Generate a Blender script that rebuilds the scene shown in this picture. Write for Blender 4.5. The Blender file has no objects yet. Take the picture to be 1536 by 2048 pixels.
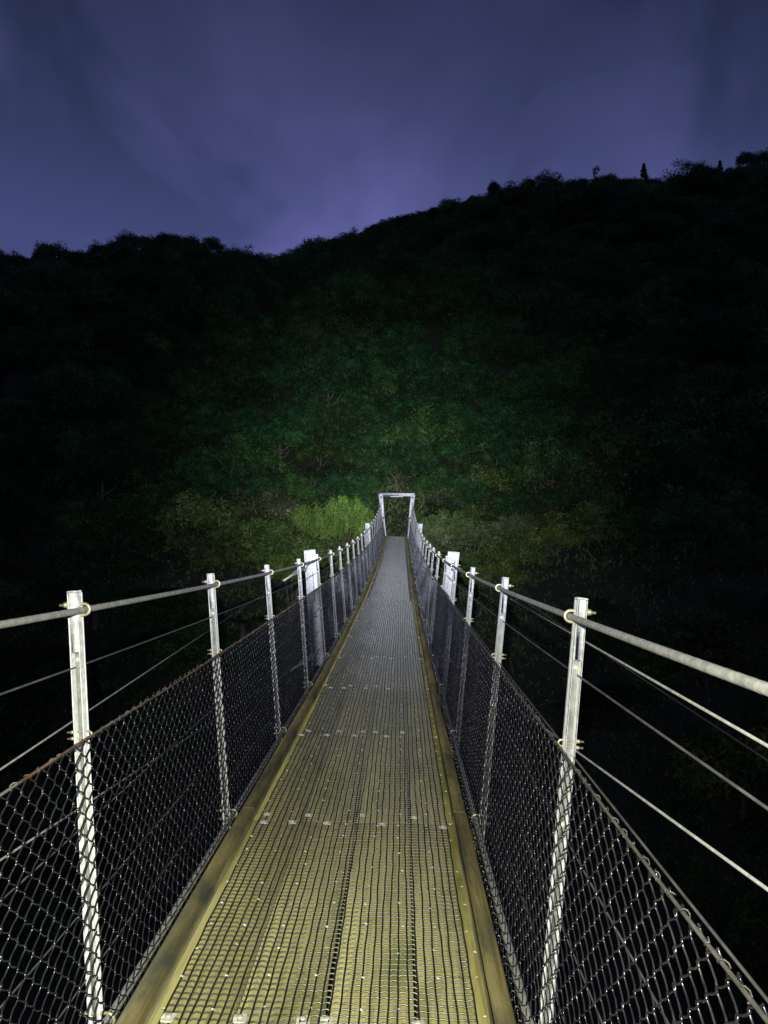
import bpy, math, random
import numpy as np
from mathutils import Matrix, Vector

# ------------------------------------------------------------------ camera, sky, torch, exposure
S = bpy.context.scene
COL = S.collection
cam_data = bpy.data.cameras.new('camera')
cam = bpy.data.objects.new('camera', cam_data)
COL.objects.link(cam)
cam_data.sensor_fit = 'HORIZONTAL'
cam_data.sensor_width = 36.0
cam_data.lens = 36.0 * 1420.0 / 1536.0
cam_data.clip_start = 0.02
cam_data.clip_end = 3000.0
right = Vector((0.99965252, 0.02343353, 0.01207098))
up = Vector((-0.01074515, -0.05590249, 0.99837841))
fwd = Vector((-0.02407033, 0.9981612, 0.05563127))
M4 = Matrix((right, up, -fwd)).transposed().to_4x4()
M4.translation = (0.203, 0, 0)
cam.matrix_world = M4
S.camera = cam

S.view_settings.view_transform = 'Standard'
S.view_settings.look = 'None'
S.view_settings.exposure = 0.0
S.view_settings.gamma = 1.0
S.view_settings.use_curve_mapping = False
S.cycles.max_bounces = 4
S.cycles.transparent_max_bounces = 8


def N(nt, kind, **kw):
    n = nt.nodes.new(kind)
    for k, v in kw.items():
        if k.startswith('i_'):
            n.inputs[k[2:].replace('_', ' ')].default_value = v
        else:
            setattr(n, k, v)
    return n


def ramp(nt, stops, fac=None, interp='LINEAR'):
    r = nt.nodes.new('ShaderNodeValToRGB')
    r.color_ramp.interpolation = interp
    e = r.color_ramp.elements
    while len(e) > 1:
        e.remove(e[-1])
    e[0].position = stops[0][0]
    e[0].color = (*stops[0][1], 1)
    for p, c in stops[1:]:
        q = e.new(p)
        q.color = (*c, 1)
    if fac is not None:
        nt.links.new(fac, r.inputs[0])
    return r


def math_node(nt, op, a, b=None, clamp=False):
    m = nt.nodes.new('ShaderNodeMath')
    m.operation = op
    m.use_clamp = clamp
    for i, v in enumerate((a, b)):
        if v is None:
            continue
        if isinstance(v, (int, float)):
            m.inputs[i].default_value = v
        else:
            nt.links.new(v, m.inputs[i])
    return m.outputs[0]


def mix(nt, fac, a, b, blend='MIX'):
    m = nt.nodes.new('ShaderNodeMix')
    m.data_type = 'RGBA'
    m.blend_type = blend
    for sock, v in ((m.inputs[0], fac), (m.inputs[6], a), (m.inputs[7], b)):
        if isinstance(v, (int, float)):
            sock.default_value = v
        elif isinstance(v, tuple):
            sock.default_value = (*v, 1)
        else:
            nt.links.new(v, sock)
    return m.outputs[2]


# overcast sky in the last of the dusk: a faint Nishita sky under soft violet cloud
world = bpy.data.worlds.new('World')
S.world = world
world.use_nodes = True
wt = world.node_tree
wt.nodes.clear()
out = N(wt, 'ShaderNodeOutputWorld')
bg = N(wt, 'ShaderNodeBackground')
bg.inputs['Strength'].default_value = 0.11
sky = N(wt, 'ShaderNodeTexSky')
sky.sky_type = 'NISHITA'
sky.sun_disc = False
sky.sun_elevation = math.radians(-6)
sky.sun_rotation = math.radians(20)
tc = N(wt, 'ShaderNodeTexCoord')
sep = N(wt, 'ShaderNodeSeparateXYZ')
wt.links.new(tc.outputs['Generated'], sep.inputs[0])
mapn = N(wt, 'ShaderNodeMapping')
mapn.inputs['Location'].default_value = (7.843, 1.885, 1.939)
mapn.inputs['Scale'].default_value = (1.0, 1.0, 0.62)
wt.links.new(tc.outputs['Generated'], mapn.inputs[0])
cl = N(wt, 'ShaderNodeTexNoise')
cl.inputs['Scale'].default_value = 3.0
cl.inputs['Detail'].default_value = 4.0
cl.inputs['Roughness'].default_value = 0.5
cl.inputs['Distortion'].default_value = 0.5
wt.links.new(mapn.outputs[0], cl.inputs['Vector'])
grad = ramp(wt, [(0.0, (1.02, 1.06, 3.1)), (0.38, (0.94, 0.98, 2.85)), (0.44, (0.70, 0.78, 2.20)), (0.50, (0.47, 0.55, 1.50)),
                 (0.56, (0.33, 0.41, 1.08)), (0.64, (0.21, 0.28, 0.74)), (0.80, (0.14, 0.20, 0.50)), (1.0, (0.12, 0.17, 0.42))], sep.outputs[2])
cloud = ramp(wt, [(0.34, (0.55, 0.63, 0.61)), (0.5, (1.0, 1.0, 1.0)), (0.66, (1.42, 1.32, 1.32))], cl.outputs['Fac'], 'EASE')
skyc = mix(wt, 1.0, grad.outputs[0], cloud.outputs[0], 'MULTIPLY')
skyadd = mix(wt, 0.15, skyc, sky.outputs[0], 'ADD')
wt.links.new(skyadd, bg.inputs['Color'])
wt.links.new(bg.outputs[0], out.inputs[0])

# the hiker's head torch: a tight hot spot with a wide, warmer spill, worn just above the camera
td = bpy.data.lights.new('head_torch', 'SPOT')
torch = bpy.data.objects.new('head_torch', td)
COL.objects.link(torch)
torch.location = (0.17, -0.06, 0.14)
torch.rotation_euler = (Vector((-0.7, 33.0, 4.2)) - Vector(torch.location)).to_track_quat('-Z', 'Y').to_euler()
td.energy = 100.0
td.spot_size = math.radians(150)
td.spot_blend = 0.5
td.shadow_soft_size = 0.02
td.use_nodes = True
lt = td.node_tree
em = lt.nodes['Emission']
tcl = N(lt, 'ShaderNodeTexCoord')
sp = N(lt, 'ShaderNodeSeparateXYZ')
lt.links.new(tcl.outputs['Normal'], sp.inputs[0])
theta = math_node(lt, 'ARCCOSINE', math_node(lt, 'ABSOLUTE', sp.outputs[2]))
tfac = math_node(lt, 'MULTIPLY', theta, 180 / math.pi / 75.0, True)


def st(deg, k, c):
    return (deg / 75.0, tuple(k * v / 40.0 for v in c))


COOL, MID, WARM = (0.90, 0.94, 1.06), (0.95, 0.97, 1.0), (1.0, 1.0, 0.80)
beam = ramp(lt, [st(0, 20, COOL), st(2, 17.5, COOL), st(4, 15, COOL), st(6.5, 12, COOL), st(10, 7.2, COOL), st(13, 4.1, COOL), st(16, 2.1, COOL), st(20, 0.8, MID),
                 st(26, 0.2, MID), st(32, 0.0, MID)], tfac)
spill = ramp(lt, [st(0, 5.6, WARM), st(20, 5.2, WARM), st(28, 5.3, WARM), st(36, 6.9, WARM), st(44, 6.4, WARM), st(56, 3.0, WARM), st(70, 0.0, WARM)], tfac)
fall = N(lt, 'ShaderNodeLightFalloff')
fall.inputs['Strength'].default_value = 40.0
fall.inputs['Smooth'].default_value = 0.0
lt.links.new(beam.outputs[0], em.inputs['Color'])
lt.links.new(fall.outputs['Linear'], em.inputs['Strength'])
em2 = N(lt, 'ShaderNodeEmission')
lt.links.new(spill.outputs[0], em2.inputs['Color'])
fall2 = N(lt, 'ShaderNodeLightFalloff')
fall2.inputs['Strength'].default_value = 40.0
fall2.inputs['Smooth'].default_value = 2.0
lt.links.new(fall2.outputs['Quadratic'], em2.inputs['Strength'])
both = N(lt, 'ShaderNodeAddShader')
lt.links.new(em.outputs[0], both.inputs[0])
lt.links.new(em2.outputs[0], both.inputs[1])
lt.links.new(both.outputs[0], [n for n in lt.nodes if n.type == 'OUTPUT_LIGHT'][0].inputs[0])


# ------------------------------------------------------------------ helpers
def mesh_np(name, V, faces=None, quads=None, tris=None, mat=None, smooth=False):
    """V (n,3); quads (m,4) and/or tris (k,3) arrays."""
    me = bpy.data.meshes.new(name)
    V = np.asarray(V, dtype=np.float32)
    q = np.asarray(quads if quads is not None else np.zeros((0, 4)), dtype=np.int32).reshape(-1, 4)
    t = np.asarray(tris if tris is not None else np.zeros((0, 3)), dtype=np.int32).reshape(-1, 3)
    me.vertices.add(len(V))
    me.vertices.foreach_set('co', V.ravel())
    nl = q.size + t.size
    me.loops.add(nl)
    me.loops.foreach_set('vertex_index', np.concatenate([q.ravel(), t.ravel()]).astype(np.int32))
    me.polygons.add(len(q) + len(t))
    ls = np.concatenate([np.arange(len(q)) * 4, q.size + np.arange(len(t)) * 3]).astype(np.int32)
    me.polygons.foreach_set('loop_start', ls)
    if smooth:
        me.polygons.foreach_set('use_smooth', np.ones(len(q) + len(t), dtype=bool))
    me.update(calc_edges=True)
    me.validate()
    if mat:
        me.materials.append(mat)
    return me


class MB:
    """collects shapes into one mesh"""

    def __init__(self):
        self.V, self.Q, self.T, self.n = [], [], [], 0

    def add(self, V, Q=None, T=None):
        V = np.asarray(V, dtype=float)
        if Q is not None and len(Q):
            self.Q.append(np.asarray(Q) + self.n)
        if T is not None and len(T):
            self.T.append(np.asarray(T) + self.n)
        self.V.append(V)
        self.n += len(V)

    def box(self, c, s, R=None, bev=0.0):
        sx, sy, sz = s[0] / 2, s[1] / 2, s[2] / 2
        if bev <= 0:
            P = np.array([(x, y, z) for x in (-sx, sx) for y in (-sy, sy) for z in (-sz, sz)])
            Q = [(0, 1, 3, 2), (4, 6, 7, 5), (0, 4, 5, 1), (2, 3, 7, 6), (0, 2, 6, 4), (1, 5, 7, 3)]
            T = None
        else:
            b = min(bev, sx * .9, sy * .9, sz * .9)
            P, idx = [], {}
            for ix in (-1, 1):
                for iy in (-1, 1):
                    for iz in (-1, 1):
                        for ax in range(3):
                            p = [ix * (sx - b), iy * (sy - b), iz * (sz - b)]
                            p[ax] = (ix, iy, iz)[ax] * (sx, sy, sz)[ax]
                            idx[(ix, iy, iz, ax)] = len(P)
                            P.append(p)
            Q, T = [], []
            for ax in range(3):
                o = [a for a in range(3) if a != ax]
                for sg in (-1, 1):
                    loop = []
                    for a, bb in ((-1, -1), (1, -1), (1, 1), (-1, 1)):
                        k = [0, 0, 0]
                        k[ax] = sg; k[o[0]] = a; k[o[1]] = bb
                        loop.append(idx[(*k, ax)])
                    Q.append(loop)
            for ax in range(3):
                o = [a for a in range(3) if a != ax]
                for a in (-1, 1):
                    for bb in (-1, 1):
                        k1 = [0, 0, 0]; k1[o[0]] = a; k1[o[1]] = bb; k1[ax] = -1
                        k2 = list(k1); k2[ax] = 1
                        Q.append([idx[(*k1, o[0])], idx[(*k2, o[0])], idx[(*k2, o[1])], idx[(*k1, o[1])]])
            for ix in (-1, 1):
                for iy in (-1, 1):
                    for iz in (-1, 1):
                        T.append([idx[(ix, iy, iz, 0)], idx[(ix, iy, iz, 1)], idx[(ix, iy, iz, 2)]])
            P = np.array(P)
        if R is not None:
            P = P @ np.asarray(R).T
        self.add(P + np.asarray(c), Q, T)
        return self

    def tube(self, pts, r, n=6, caps=True, twist=0.0, prof=None):
        pts = np.asarray(pts, dtype=float)
        m = len(pts)
        r = np.broadcast_to(np.asarray(r, dtype=float), (m,))
        t = np.gradient(pts, axis=0)
        t /= np.linalg.norm(t, axis=1, keepdims=True) + 1e-12
        ref = np.array([0, 0, 1.0]) if abs(t[:, 2]).mean() < .8 else np.array([0, 1.0, 0])
        a = np.cross(ref, t)
        bad = np.linalg.norm(a, axis=1) < 1e-4
        a[bad] = np.cross(np.array([1.0, 0.3, 0]), t[bad])
        a /= np.linalg.norm(a, axis=1, keepdims=True)
        for k in range(1, m):      # keep the frame from flipping
            if a[k] @ a[k - 1] < 0:
                a[k] = -a[k]
        b = np.cross(t, a)
        ang = np.arange(n) / n * 2 * math.pi
        L = np.concatenate([[0], np.cumsum(np.linalg.norm(np.diff(pts, axis=0), axis=1))])
        A = ang[None, :] + (twist * L)[:, None]
        pr = np.ones(n) if prof is None else prof
        V = pts[:, None, :] + (r[:, None] * pr[None, :])[:, :, None] * (np.cos(A)[:, :, None] * a[:, None, :] + np.sin(A)[:, :, None] * b[:, None, :])
        i = np.arange(m - 1)[:, None] * n
        j = np.arange(n)[None, :]
        j2 = (j + 1) % n
        Q = np.stack([i + j, i + j2, i + n + j2, i + n + j], -1).reshape(-1, 4)
        V = V.reshape(-1, 3)
        T = None
        if caps:
            c0, c1 = len(V), len(V) + 1
            V = np.vstack([V, pts[0], pts[-1]])
            jj = np.arange(n)
            T = np.vstack([np.stack([np.full(n, c0), (jj + 1) % n, jj], -1),
                           np.stack([np.full(n, c1), (m - 1) * n + jj, (m - 1) * n + (jj + 1) % n], -1)])
        self.add(V, Q, T)
        return self

    def cyl(self, p0, p1, r, n=10):
        return self.tube([p0, p1], r, n)

    def mesh(self, name, mat, smooth=False):
        V = np.vstack(self.V)
        Q = np.vstack(self.Q) if self.Q else None
        T = np.vstack(self.T) if self.T else None
        return mesh_np(name, V, quads=Q, tris=T, mat=mat, smooth=smooth)


def obj(name, me, parent=None, loc=(0, 0, 0), rot=(0, 0, 0), scale=(1, 1, 1)):
    o = bpy.data.objects.new(name, me)
    COL.objects.link(o)
    o.location = loc
    o.rotation_euler = rot
    o.scale = scale
    if parent is not None:
        o.parent = parent
    return o


def tag(o, label, cat, group=None, kind=None):
    o['label'] = label
    if cat:
        o['category'] = cat
    if group:
        o['group'] = group
    if kind:
        o['kind'] = kind
    return o


# ------------------------------------------------------------------ materials
def new_mat(name):
    m = bpy.data.materials.new(name)
    m.use_nodes = True
    nt = m.node_tree
    b = nt.nodes['Principled BSDF']
    return m, nt, b


def bump(nt, b, h, strength=0.3, dist=0.01):
    n = nt.nodes.new('ShaderNodeBump')
    n.inputs['Strength'].default_value = strength
    n.inputs['Distance'].default_value = dist
    nt.links.new(h, n.inputs['Height'])
    nt.links.new(n.outputs[0], b.inputs['Normal'])


def noise(nt, vec, scale, detail=4, rough=0.55, dist=0.0, dims=None):
    n = nt.nodes.new('ShaderNodeTexNoise')
    n.inputs['Scale'].default_value = scale
    n.inputs['Detail'].default_value = detail
    n.inputs['Roughness'].default_value = rough
    n.inputs['Distortion'].default_value = dist
    if vec is not None:
        nt.links.new(vec, n.inputs['Vector'])
    return n.outputs['Fac']


def coords(nt, kind='Object', scale=(1, 1, 1), world=False):
    mp = nt.nodes.new('ShaderNodeMapping')
    mp.inputs['Scale'].default_value = scale
    if world:
        g = nt.nodes.new('ShaderNodeNewGeometry')
        nt.links.new(g.outputs['Position'], mp.inputs[0])
    else:
        t = nt.nodes.new('ShaderNodeTexCoord')
        nt.links.new(t.outputs[kind], mp.inputs[0])
    return mp.outputs[0]


def metal_mat(name, c1, c2, metallic, rough, scale=40, stain=None, stain_amt=0.5, bmp=0.12):
    m, nt, b = new_mat(name)
    p = coords(nt, world=True)
    f = noise(nt, p, scale, 3, 0.6)
    col = ramp(nt, [(0.32, c1), (0.68, c2)], f).outputs[0]
    if stain:
        p2 = coords(nt, world=True, scale=(1, 1, 0.35))
        f2 = noise(nt, p2, 9, 5, 0.7)
        lo = 0.72 - 0.3 * stain_amt
        k = ramp(nt, [(lo, (0, 0, 0)), (lo + 0.16, (1, 1, 1))], f2).outputs[0]
        col = mix(nt, k, col, stain)
    nt.links.new(col, b.inputs['Base Color'])
    b.inputs['Metallic'].default_value = metallic
    r = math_node(nt, 'ADD', math_node(nt, 'MULTIPLY', f, 0.3), rough - 0.15)
    nt.links.new(r, b.inputs['Roughness'])
    bump(nt, b, noise(nt, p, scale * 4, 2), bmp, 0.002)
    return m


M_GALV = metal_mat('galvanised_steel', (0.40, 0.41, 0.415), (0.68, 0.69, 0.70), 0.12, 0.55, 55, (0.20, 0.20, 0.10), 0.35)
M_CABLE = metal_mat('wire_rope', (0.27, 0.27, 0.26), (0.44, 0.44, 0.42), 0.35, 0.55, 60)
M_ZINC = metal_mat('passivated_zinc', (0.32, 0.30, 0.18), (0.52, 0.49, 0.33), 0.5, 0.4, 80, (0.16, 0.07, 0.03), 0.35)
M_WIRE = metal_mat('fence_wire', (0.055, 0.055, 0.066), (0.150, 0.150, 0.165), 0.85, 0.27, 30, (0.16, 0.09, 0.04), 0.25, 0.02)
M_THIN = metal_mat('strained_wire', (0.09, 0.09, 0.09), (0.17, 0.17, 0.17), 0.5, 0.5, 20, None, 0.3, 0.02)
M_RUST = metal_mat('rusty_wire', (0.08, 0.045, 0.028), (0.17, 0.105, 0.070), 0.2, 0.7, 30, (0.18, 0.175, 0.16), 0.9)
M_RUSTY_GREY = metal_mat('dull_wire', (0.07, 0.065, 0.06), (0.13, 0.12, 0.11), 0.3, 0.6, 30, (0.13, 0.07, 0.04), 0.45)
M_STRAND_SHADED = metal_mat('netting_strand_shaded', (0.010, 0.010, 0.011), (0.022, 0.022, 0.024), 0.0, 0.55, 30, None, 0.3, 0.02)  # near-black copy of the netting; dimness of strands seen end-on put in colour
M_NET = metal_mat('netting_plastic', (0.050, 0.050, 0.050), (0.115, 0.115, 0.110), 0.0, 0.30, 30, None, 0.3, 0.02)
M_NET.node_tree.nodes['Principled BSDF'].inputs['Specular IOR Level'].default_value = 0.7
M_STEEL_SHADED = metal_mat('shaded_steel', (0.16, 0.165, 0.16), (0.29, 0.295, 0.285), 0.15, 0.6, 30, (0.08, 0.095, 0.06), 0.55)  # darker copy of the galvanised steel: recess shade put into the colour; ribs too
M_WHITE = metal_mat('white_portal_steel', (0.62, 0.62, 0.64), (0.80, 0.80, 0.82), 0.05, 0.5, 12, (0.40, 0.40, 0.36), 0.3)
M_BRIGHT = metal_mat('bright_zinc', (0.50, 0.50, 0.42), (0.72, 0.72, 0.62), 0.35, 0.4, 60)
M_BLACK = metal_mat('black_bolt', (0.02, 0.02, 0.02), (0.05, 0.05, 0.05), 0.2, 0.5, 30)


def wood_mat(name, c_dark, c_mid, c_light, moss, moss_amt):
    m, nt, b = new_mat(name)
    oi = nt.nodes.new('ShaderNodeObjectInfo')
    g = nt.nodes.new('ShaderNodeNewGeometry')
    off = nt.nodes.new('ShaderNodeVectorMath')
    off.operation = 'SCALE'
    comb = nt.nodes.new('ShaderNodeCombineXYZ')
    for i in range(3):
        nt.links.new(oi.outputs['Random'], comb.inputs[i])
    nt.links.new(comb.outputs[0], off.inputs[0])
    off.inputs['Scale'].default_value = 37.0
    add = nt.nodes.new('ShaderNodeVectorMath')
    nt.links.new(g.outputs['Position'], add.inputs[0])
    nt.links.new(off.outputs[0], add.inputs[1])

    def mapped(s):
        mp = nt.nodes.new('ShaderNodeMapping')
        mp.inputs['Scale'].default_value = s
        nt.links.new(add.outputs[0], mp.inputs[0])
        return mp.outputs[0]
    grain = noise(nt, mapped((60, 2.2, 60)), 1.0, 5, 0.65, 0.8)
    knots = noise(nt, mapped((9, 1.2, 9)), 1.0, 4, 0.6, 1.2)
    col = ramp(nt, [(0.30, c_dark), (0.5, c_mid), (0.72, c_light)], grain).outputs[0]
    col = mix(nt, ramp(nt, [(0.55, (0, 0, 0)), (0.75, (1, 1, 1))], knots).outputs[0], col, c_dark)
    mo = noise(nt, mapped((5, 1.6, 5)), 1.0, 5, 0.65)
    k = ramp(nt, [(0.66 - moss_amt * .25, (0, 0, 0)), (0.80 - moss_amt * .2, (1, 1, 1))], mo).outputs[0]
    col = mix(nt, k, col, moss)
    hs = nt.nodes.new('ShaderNodeHueSaturation')
    nt.links.new(col, hs.inputs['Color'])
    nt.links.new(math_node(nt, 'ADD', math_node(nt, 'MULTIPLY', oi.outputs['Random'], 0.2), 0.9), hs.inputs['Value'])
    nt.links.new(hs.outputs[0], b.inputs['Base Color'])
    b.inputs['Roughness'].default_value = 0.62
    bump(nt, b, grain, 0.35, 0.004)
    return m


M_PLANK = wood_mat('weathered_plank', (0.165, 0.147, 0.050), (0.27, 0.243, 0.085), (0.35, 0.320, 0.125), (0.11, 0.125, 0.03), 0.5)
M_KERB = wood_mat('kerb_timber', (0.075, 0.060, 0.022), (0.140, 0.116, 0.044), (0.19, 0.162, 0.068), (0.04, 0.042, 0.024), 0.8)
M_BEARER = wood_mat('bearer_timber', (0.10, 0.08, 0.04), (0.18, 0.14, 0.07), (0.24, 0.19, 0.10), (0.06, 0.06, 0.03), 0.4)


def leaf_mat(name, dark, mid, light, accent=None, accent_at=0.9, hue=0.012):
    m, nt, b = new_mat(name)
    at = nt.nodes.new('ShaderNodeAttribute')
    at.attribute_name = 'tint'
    oi = nt.nodes.new('ShaderNodeObjectInfo')
    stops = [(0.0, dark), (0.5, mid), (0.85, light)]
    if accent:
        stops += [(accent_at, light), (min(accent_at + .03, 1), accent)]
    col = ramp(nt, stops, at.outputs['Fac']).outputs[0]
    hs = nt.nodes.new('ShaderNodeHueSaturation')
    nt.links.new(col, hs.inputs['Color'])
    nt.links.new(math_node(nt, 'ADD', math_node(nt, 'MULTIPLY', oi.outputs['Random'], 2 * hue), 0.5 - hue), hs.inputs['Hue'])
    nt.links.new(math_node(nt, 'ADD', math_node(nt, 'MULTIPLY', oi.outputs['Random'], 1.05), 0.42), hs.inputs['Value'])
    nt.links.new(hs.outputs[0], b.inputs['Base Color'])
    b.inputs['Roughness'].default_value = 0.55
    b.inputs['Specular IOR Level'].default_value = 0.25
    tr = nt.nodes.new('ShaderNodeBsdfTranslucent')
    nt.links.new(hs.outputs[0], tr.inputs['Color'])
    ms = nt.nodes.new('ShaderNodeMixShader')
    ms.inputs[0].default_value = 0.35
    nt.links.new(b.outputs[0], ms.inputs[1])
    nt.links.new(tr.outputs[0], ms.inputs[2])
    nt.links.new(ms.outputs[0], nt.nodes['Material Output'].inputs[0])
    return m


M_FOREST = leaf_mat('forest_leaves', (0.010, 0.036, 0.009), (0.023, 0.074, 0.018), (0.048, 0.115, 0.030))
M_OLIVE = leaf_mat('olive_leaves', (0.032, 0.060, 0.014), (0.075, 0.118, 0.028), (0.135, 0.180, 0.050))
M_LIME = leaf_mat('lime_leaves', (0.09, 0.17, 0.026), (0.18, 0.31, 0.050), (0.27, 0.42, 0.085), hue=0.006)
M_PALE = leaf_mat('pale_shrub_leaves', (0.045, 0.075, 0.022), (0.11, 0.145, 0.052), (0.21, 0.24, 0.11), (0.55, 0.50, 0.38), 0.84, 0.01)
M_RUSTY = leaf_mat('russet_leaves', (0.05, 0.085, 0.018), (0.11, 0.142, 0.030), (0.19, 0.20, 0.042), (0.36, 0.21, 0.05), 0.88, 0.01)
M_FERN = leaf_mat('fresh_leaves', (0.016, 0.044, 0.009), (0.036, 0.088, 0.019), (0.066, 0.130, 0.032), hue=0.012)

M_BARK, _nt, _b = new_mat('bark')
_p = coords(_nt, world=True, scale=(4, 4, 1))
_f = noise(_nt, _p, 4, 5)
_nt.links.new(ramp(_nt, [(0.3, (0.035, 0.028, 0.02)), (0.7, (0.11, 0.09, 0.07))], _f).outputs[0], _b.inputs['Base Color'])
_b.inputs['Roughness'].default_value = 0.85
bump(_nt, _b, _f, 0.6, 0.03)

M_SOIL, _nt, _b = new_mat('forest_floor')
_p = coords(_nt, world=True)
_f = noise(_nt, _p, 1.3, 8, 0.65)
_nt.links.new(ramp(_nt, [(0.3, (0.010, 0.014, 0.006)), (0.55, (0.022, 0.026, 0.010)), (0.75, (0.040, 0.038, 0.018))], _f).outputs[0], _b.inputs['Base Color'])
_b.inputs['Roughness'].default_value = 0.9
bump(_nt, _b, noise(_nt, _p, 6, 6), 0.8, 0.15)

# ------------------------------------------------------------------ terrain
RIDGE_X = np.array([-160, -34.6, -25.4, -13, -1.5, 9, 15, 22.4, 29.7, 42, 59, 72, 83, 88.6, 130, 220])
RIDGE_Z = np.array([58, 66.5, 69, 73.0, 77.2, 80.3, 82, 85, 86.5, 87.2, 86.8, 88.6, 91.8, 93, 97, 100.]) + 1.9
LEFT_X = np.array([-120, -70, -52.9, -48.9, -45.6, -41.6, -36.3, -28.4, -23.8, -19.9, -16, -8, 0, 20])
LEFT_Z = np.array([38, 37, 35.6, 35.2, 36.0, 36.2, 37.9, 38.8, 38.2, 36.2, 32, 24, 16, 3.]) + .5


def sines(x, y):
    return (1.5 * np.sin(x * .11 + 1.3) * np.sin(y * .083 + .4) + .9 * np.sin(x * .23 + y * .17) + .5 * np.sin(x * .51 - y * .37 + 2.1)
            + .25 * np.sin(x * 1.1 + .5) * np.sin(y * .9))


def smooth(a, b, t):
    k = np.clip((t - a) / (b - a), 0, 1)
    return k * k * (3 - 2 * k)


def ground(x, y):
    x = np.asarray(x, dtype=float)
    y = np.asarray(y, dtype=float)
    gul = -13.0 + 13.4 * smooth(14, 33, y + .02 * np.abs(x)) + 9.0 * smooth(22, 42, -y)
    zr = np.interp(x, RIDGE_X, RIDGE_Z)
    u = (y - 35) / 135.0
    main = np.where(u < 1, u * zr, zr * (1 - .5 * (u - 1)))
    zl = np.interp(x, LEFT_X, LEFT_Z)
    ul = (y - 37) / 53.0
    left = np.where(ul < 1, ul * zl, zl * (1 - .75 * (ul - 1)))
    hill = np.maximum(main, left)
    hill = np.where(hill > 0, hill, 0)
    amp = smooth(34, 60, y) * (1 - .75 * smooth(60, 90, y) * (x < -15) - .0) * (1 - .8 * smooth(140, 165, y))
    path = np.exp(-(x / 1.4) ** 2) * smooth(30, 33, y) * (1 - smooth(38, 46, y))
    return gul + hill + sines(x, y) * (0.25 + .9 * amp) * (1 - path) + 0.0


gx = np.concatenate([np.linspace(-260, -70, 40)[:-1], np.linspace(-70, 100, 120), np.linspace(100, 290, 40)[1:]])
gy = np.concatenate([np.linspace(-60, 8, 30)[:-1], np.linspace(8, 60, 60)[:-1], np.linspace(60, 190, 70)[:-1], np.linspace(190, 420, 24)])
GX, GY = np.meshgrid(gx, gy)
GZ = ground(GX, GY)
nx, ny = len(gx), len(gy)
ii, jj = np.meshgrid(np.arange(nx - 1), np.arange(ny - 1))
a = (jj * nx + ii).ravel()
terrain = obj('hillside_terrain', mesh_np('hillside_terrain', np.stack([GX, GY, GZ], -1).reshape(-1, 3),
                                          quads=np.stack([a, a + 1, a + nx + 1, a + nx], -1), mat=M_SOIL, smooth=True))
terrain['kind'] = 'structure'
terrain['label'] = 'dark forest floor of the gully and steep hillside'

# ------------------------------------------------------------------ bridge geometry
A0, A1, A2 = -1.29791, 0.01145, 0.00151
H0, H1, H2 = 1.18904, -0.0219, 0.00113
WB, WT = 0.5911, 0.688
D0, SP = 1.93421, 1.40865
YP = 32.36
Y0 = -2.9


def deck(y):
    return A0 + A1 * y + A2 * y * y


def hgt(y):
    return H0 + H1 * y + H2 * y * y


def post_y(i):
    return D0 + (i - 1) * SP


def xside(y, v):
    """half width of the post line at height v above the deck cable"""
    return WB + (WT - WB) * v / hgt(y)


bridge = bpy.data.objects.new('suspension_bridge', None)
COL.objects.link(bridge)
tag(bridge, 'narrow steel cable footbridge with chain-link sides running to a white portal', 'footbridge')


def part(name, me, loc=(0, 0, 0), rot=(0, 0, 0), parent=bridge):
    return obj(name, me, parent, loc, rot)


MESH_H = 0.768
rng = np.random.default_rng(7)

# wire ropes with a twisted strand profile
lob = 18
prof = np.array([1.0 if k % 3 else 0.965 for k in range(lob)])


def rope_path(fx, fz, y0=Y0, y1=YP, step=None):
    near = np.arange(y0, 9, step) if step else np.concatenate([np.arange(y0, .4, .03), np.arange(.4, 4.2, .007), np.arange(4.2, 9, .03)])
    far = np.arange(9, y1, 0.12)
    y = np.concatenate([near, far, [y1]])
    return np.stack([fx(y), y, fz(y)], -1)


CAB_V = -0.050      # handrail cable below the post top
for sd in (-1, 1):
    def hx(y, sd=sd):
        w = WT - 0.025
        flare = smooth(28.5, 32.4, y) * 0.04
        return sd * (w + flare)

    def hz(y):
        base = deck(y) + hgt(y) + CAB_V
        return base + smooth(27.5, 32.36, y) * 0.05

    me = MB().tube(rope_path(hx, hz), 0.0088, lob, True, 30 * sd, prof).mesh('handrail_cable', M_CABLE, False)
    part('handrail_cable', me)
    me = MB().tube(rope_path(lambda y: sd * (WB - 0.032) + 0 * y, lambda y: deck(y) + 0.020), 0.0125, lob, True, 28 * sd, prof).mesh('deck_cable', M_CABLE)
    part('deck_cable', me)
    # rusty selvage wire carrying the netting
    sag = lambda y: 0.006 * np.sin((y - D0) / SP * math.pi) ** 2
    me = MB().tube(rope_path(lambda y: sd * (xside(y, MESH_H) - 0.034), lambda y: deck(y) + MESH_H - sag(y), step=.12), 0.0034, 6).mesh('selvage_wire', M_RUST if sd < 0 else M_RUSTY_GREY, True)
    part('selvage_wire', me)
    for v, r in ((0.82, .0028), (0.665, .0028), (0.47, .0024), (0.28, .0024), (0.12, .0024)):
        me = MB().tube(rope_path(lambda y: sd * (xside(y, v * hgt(y)) + 0.012), lambda y: deck(y) + v * (1.10 if v < .7 else hgt(y)), step=.35), r, 5).mesh('rail_wire', M_THIN, True)
        part('rail_wire', me)


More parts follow.
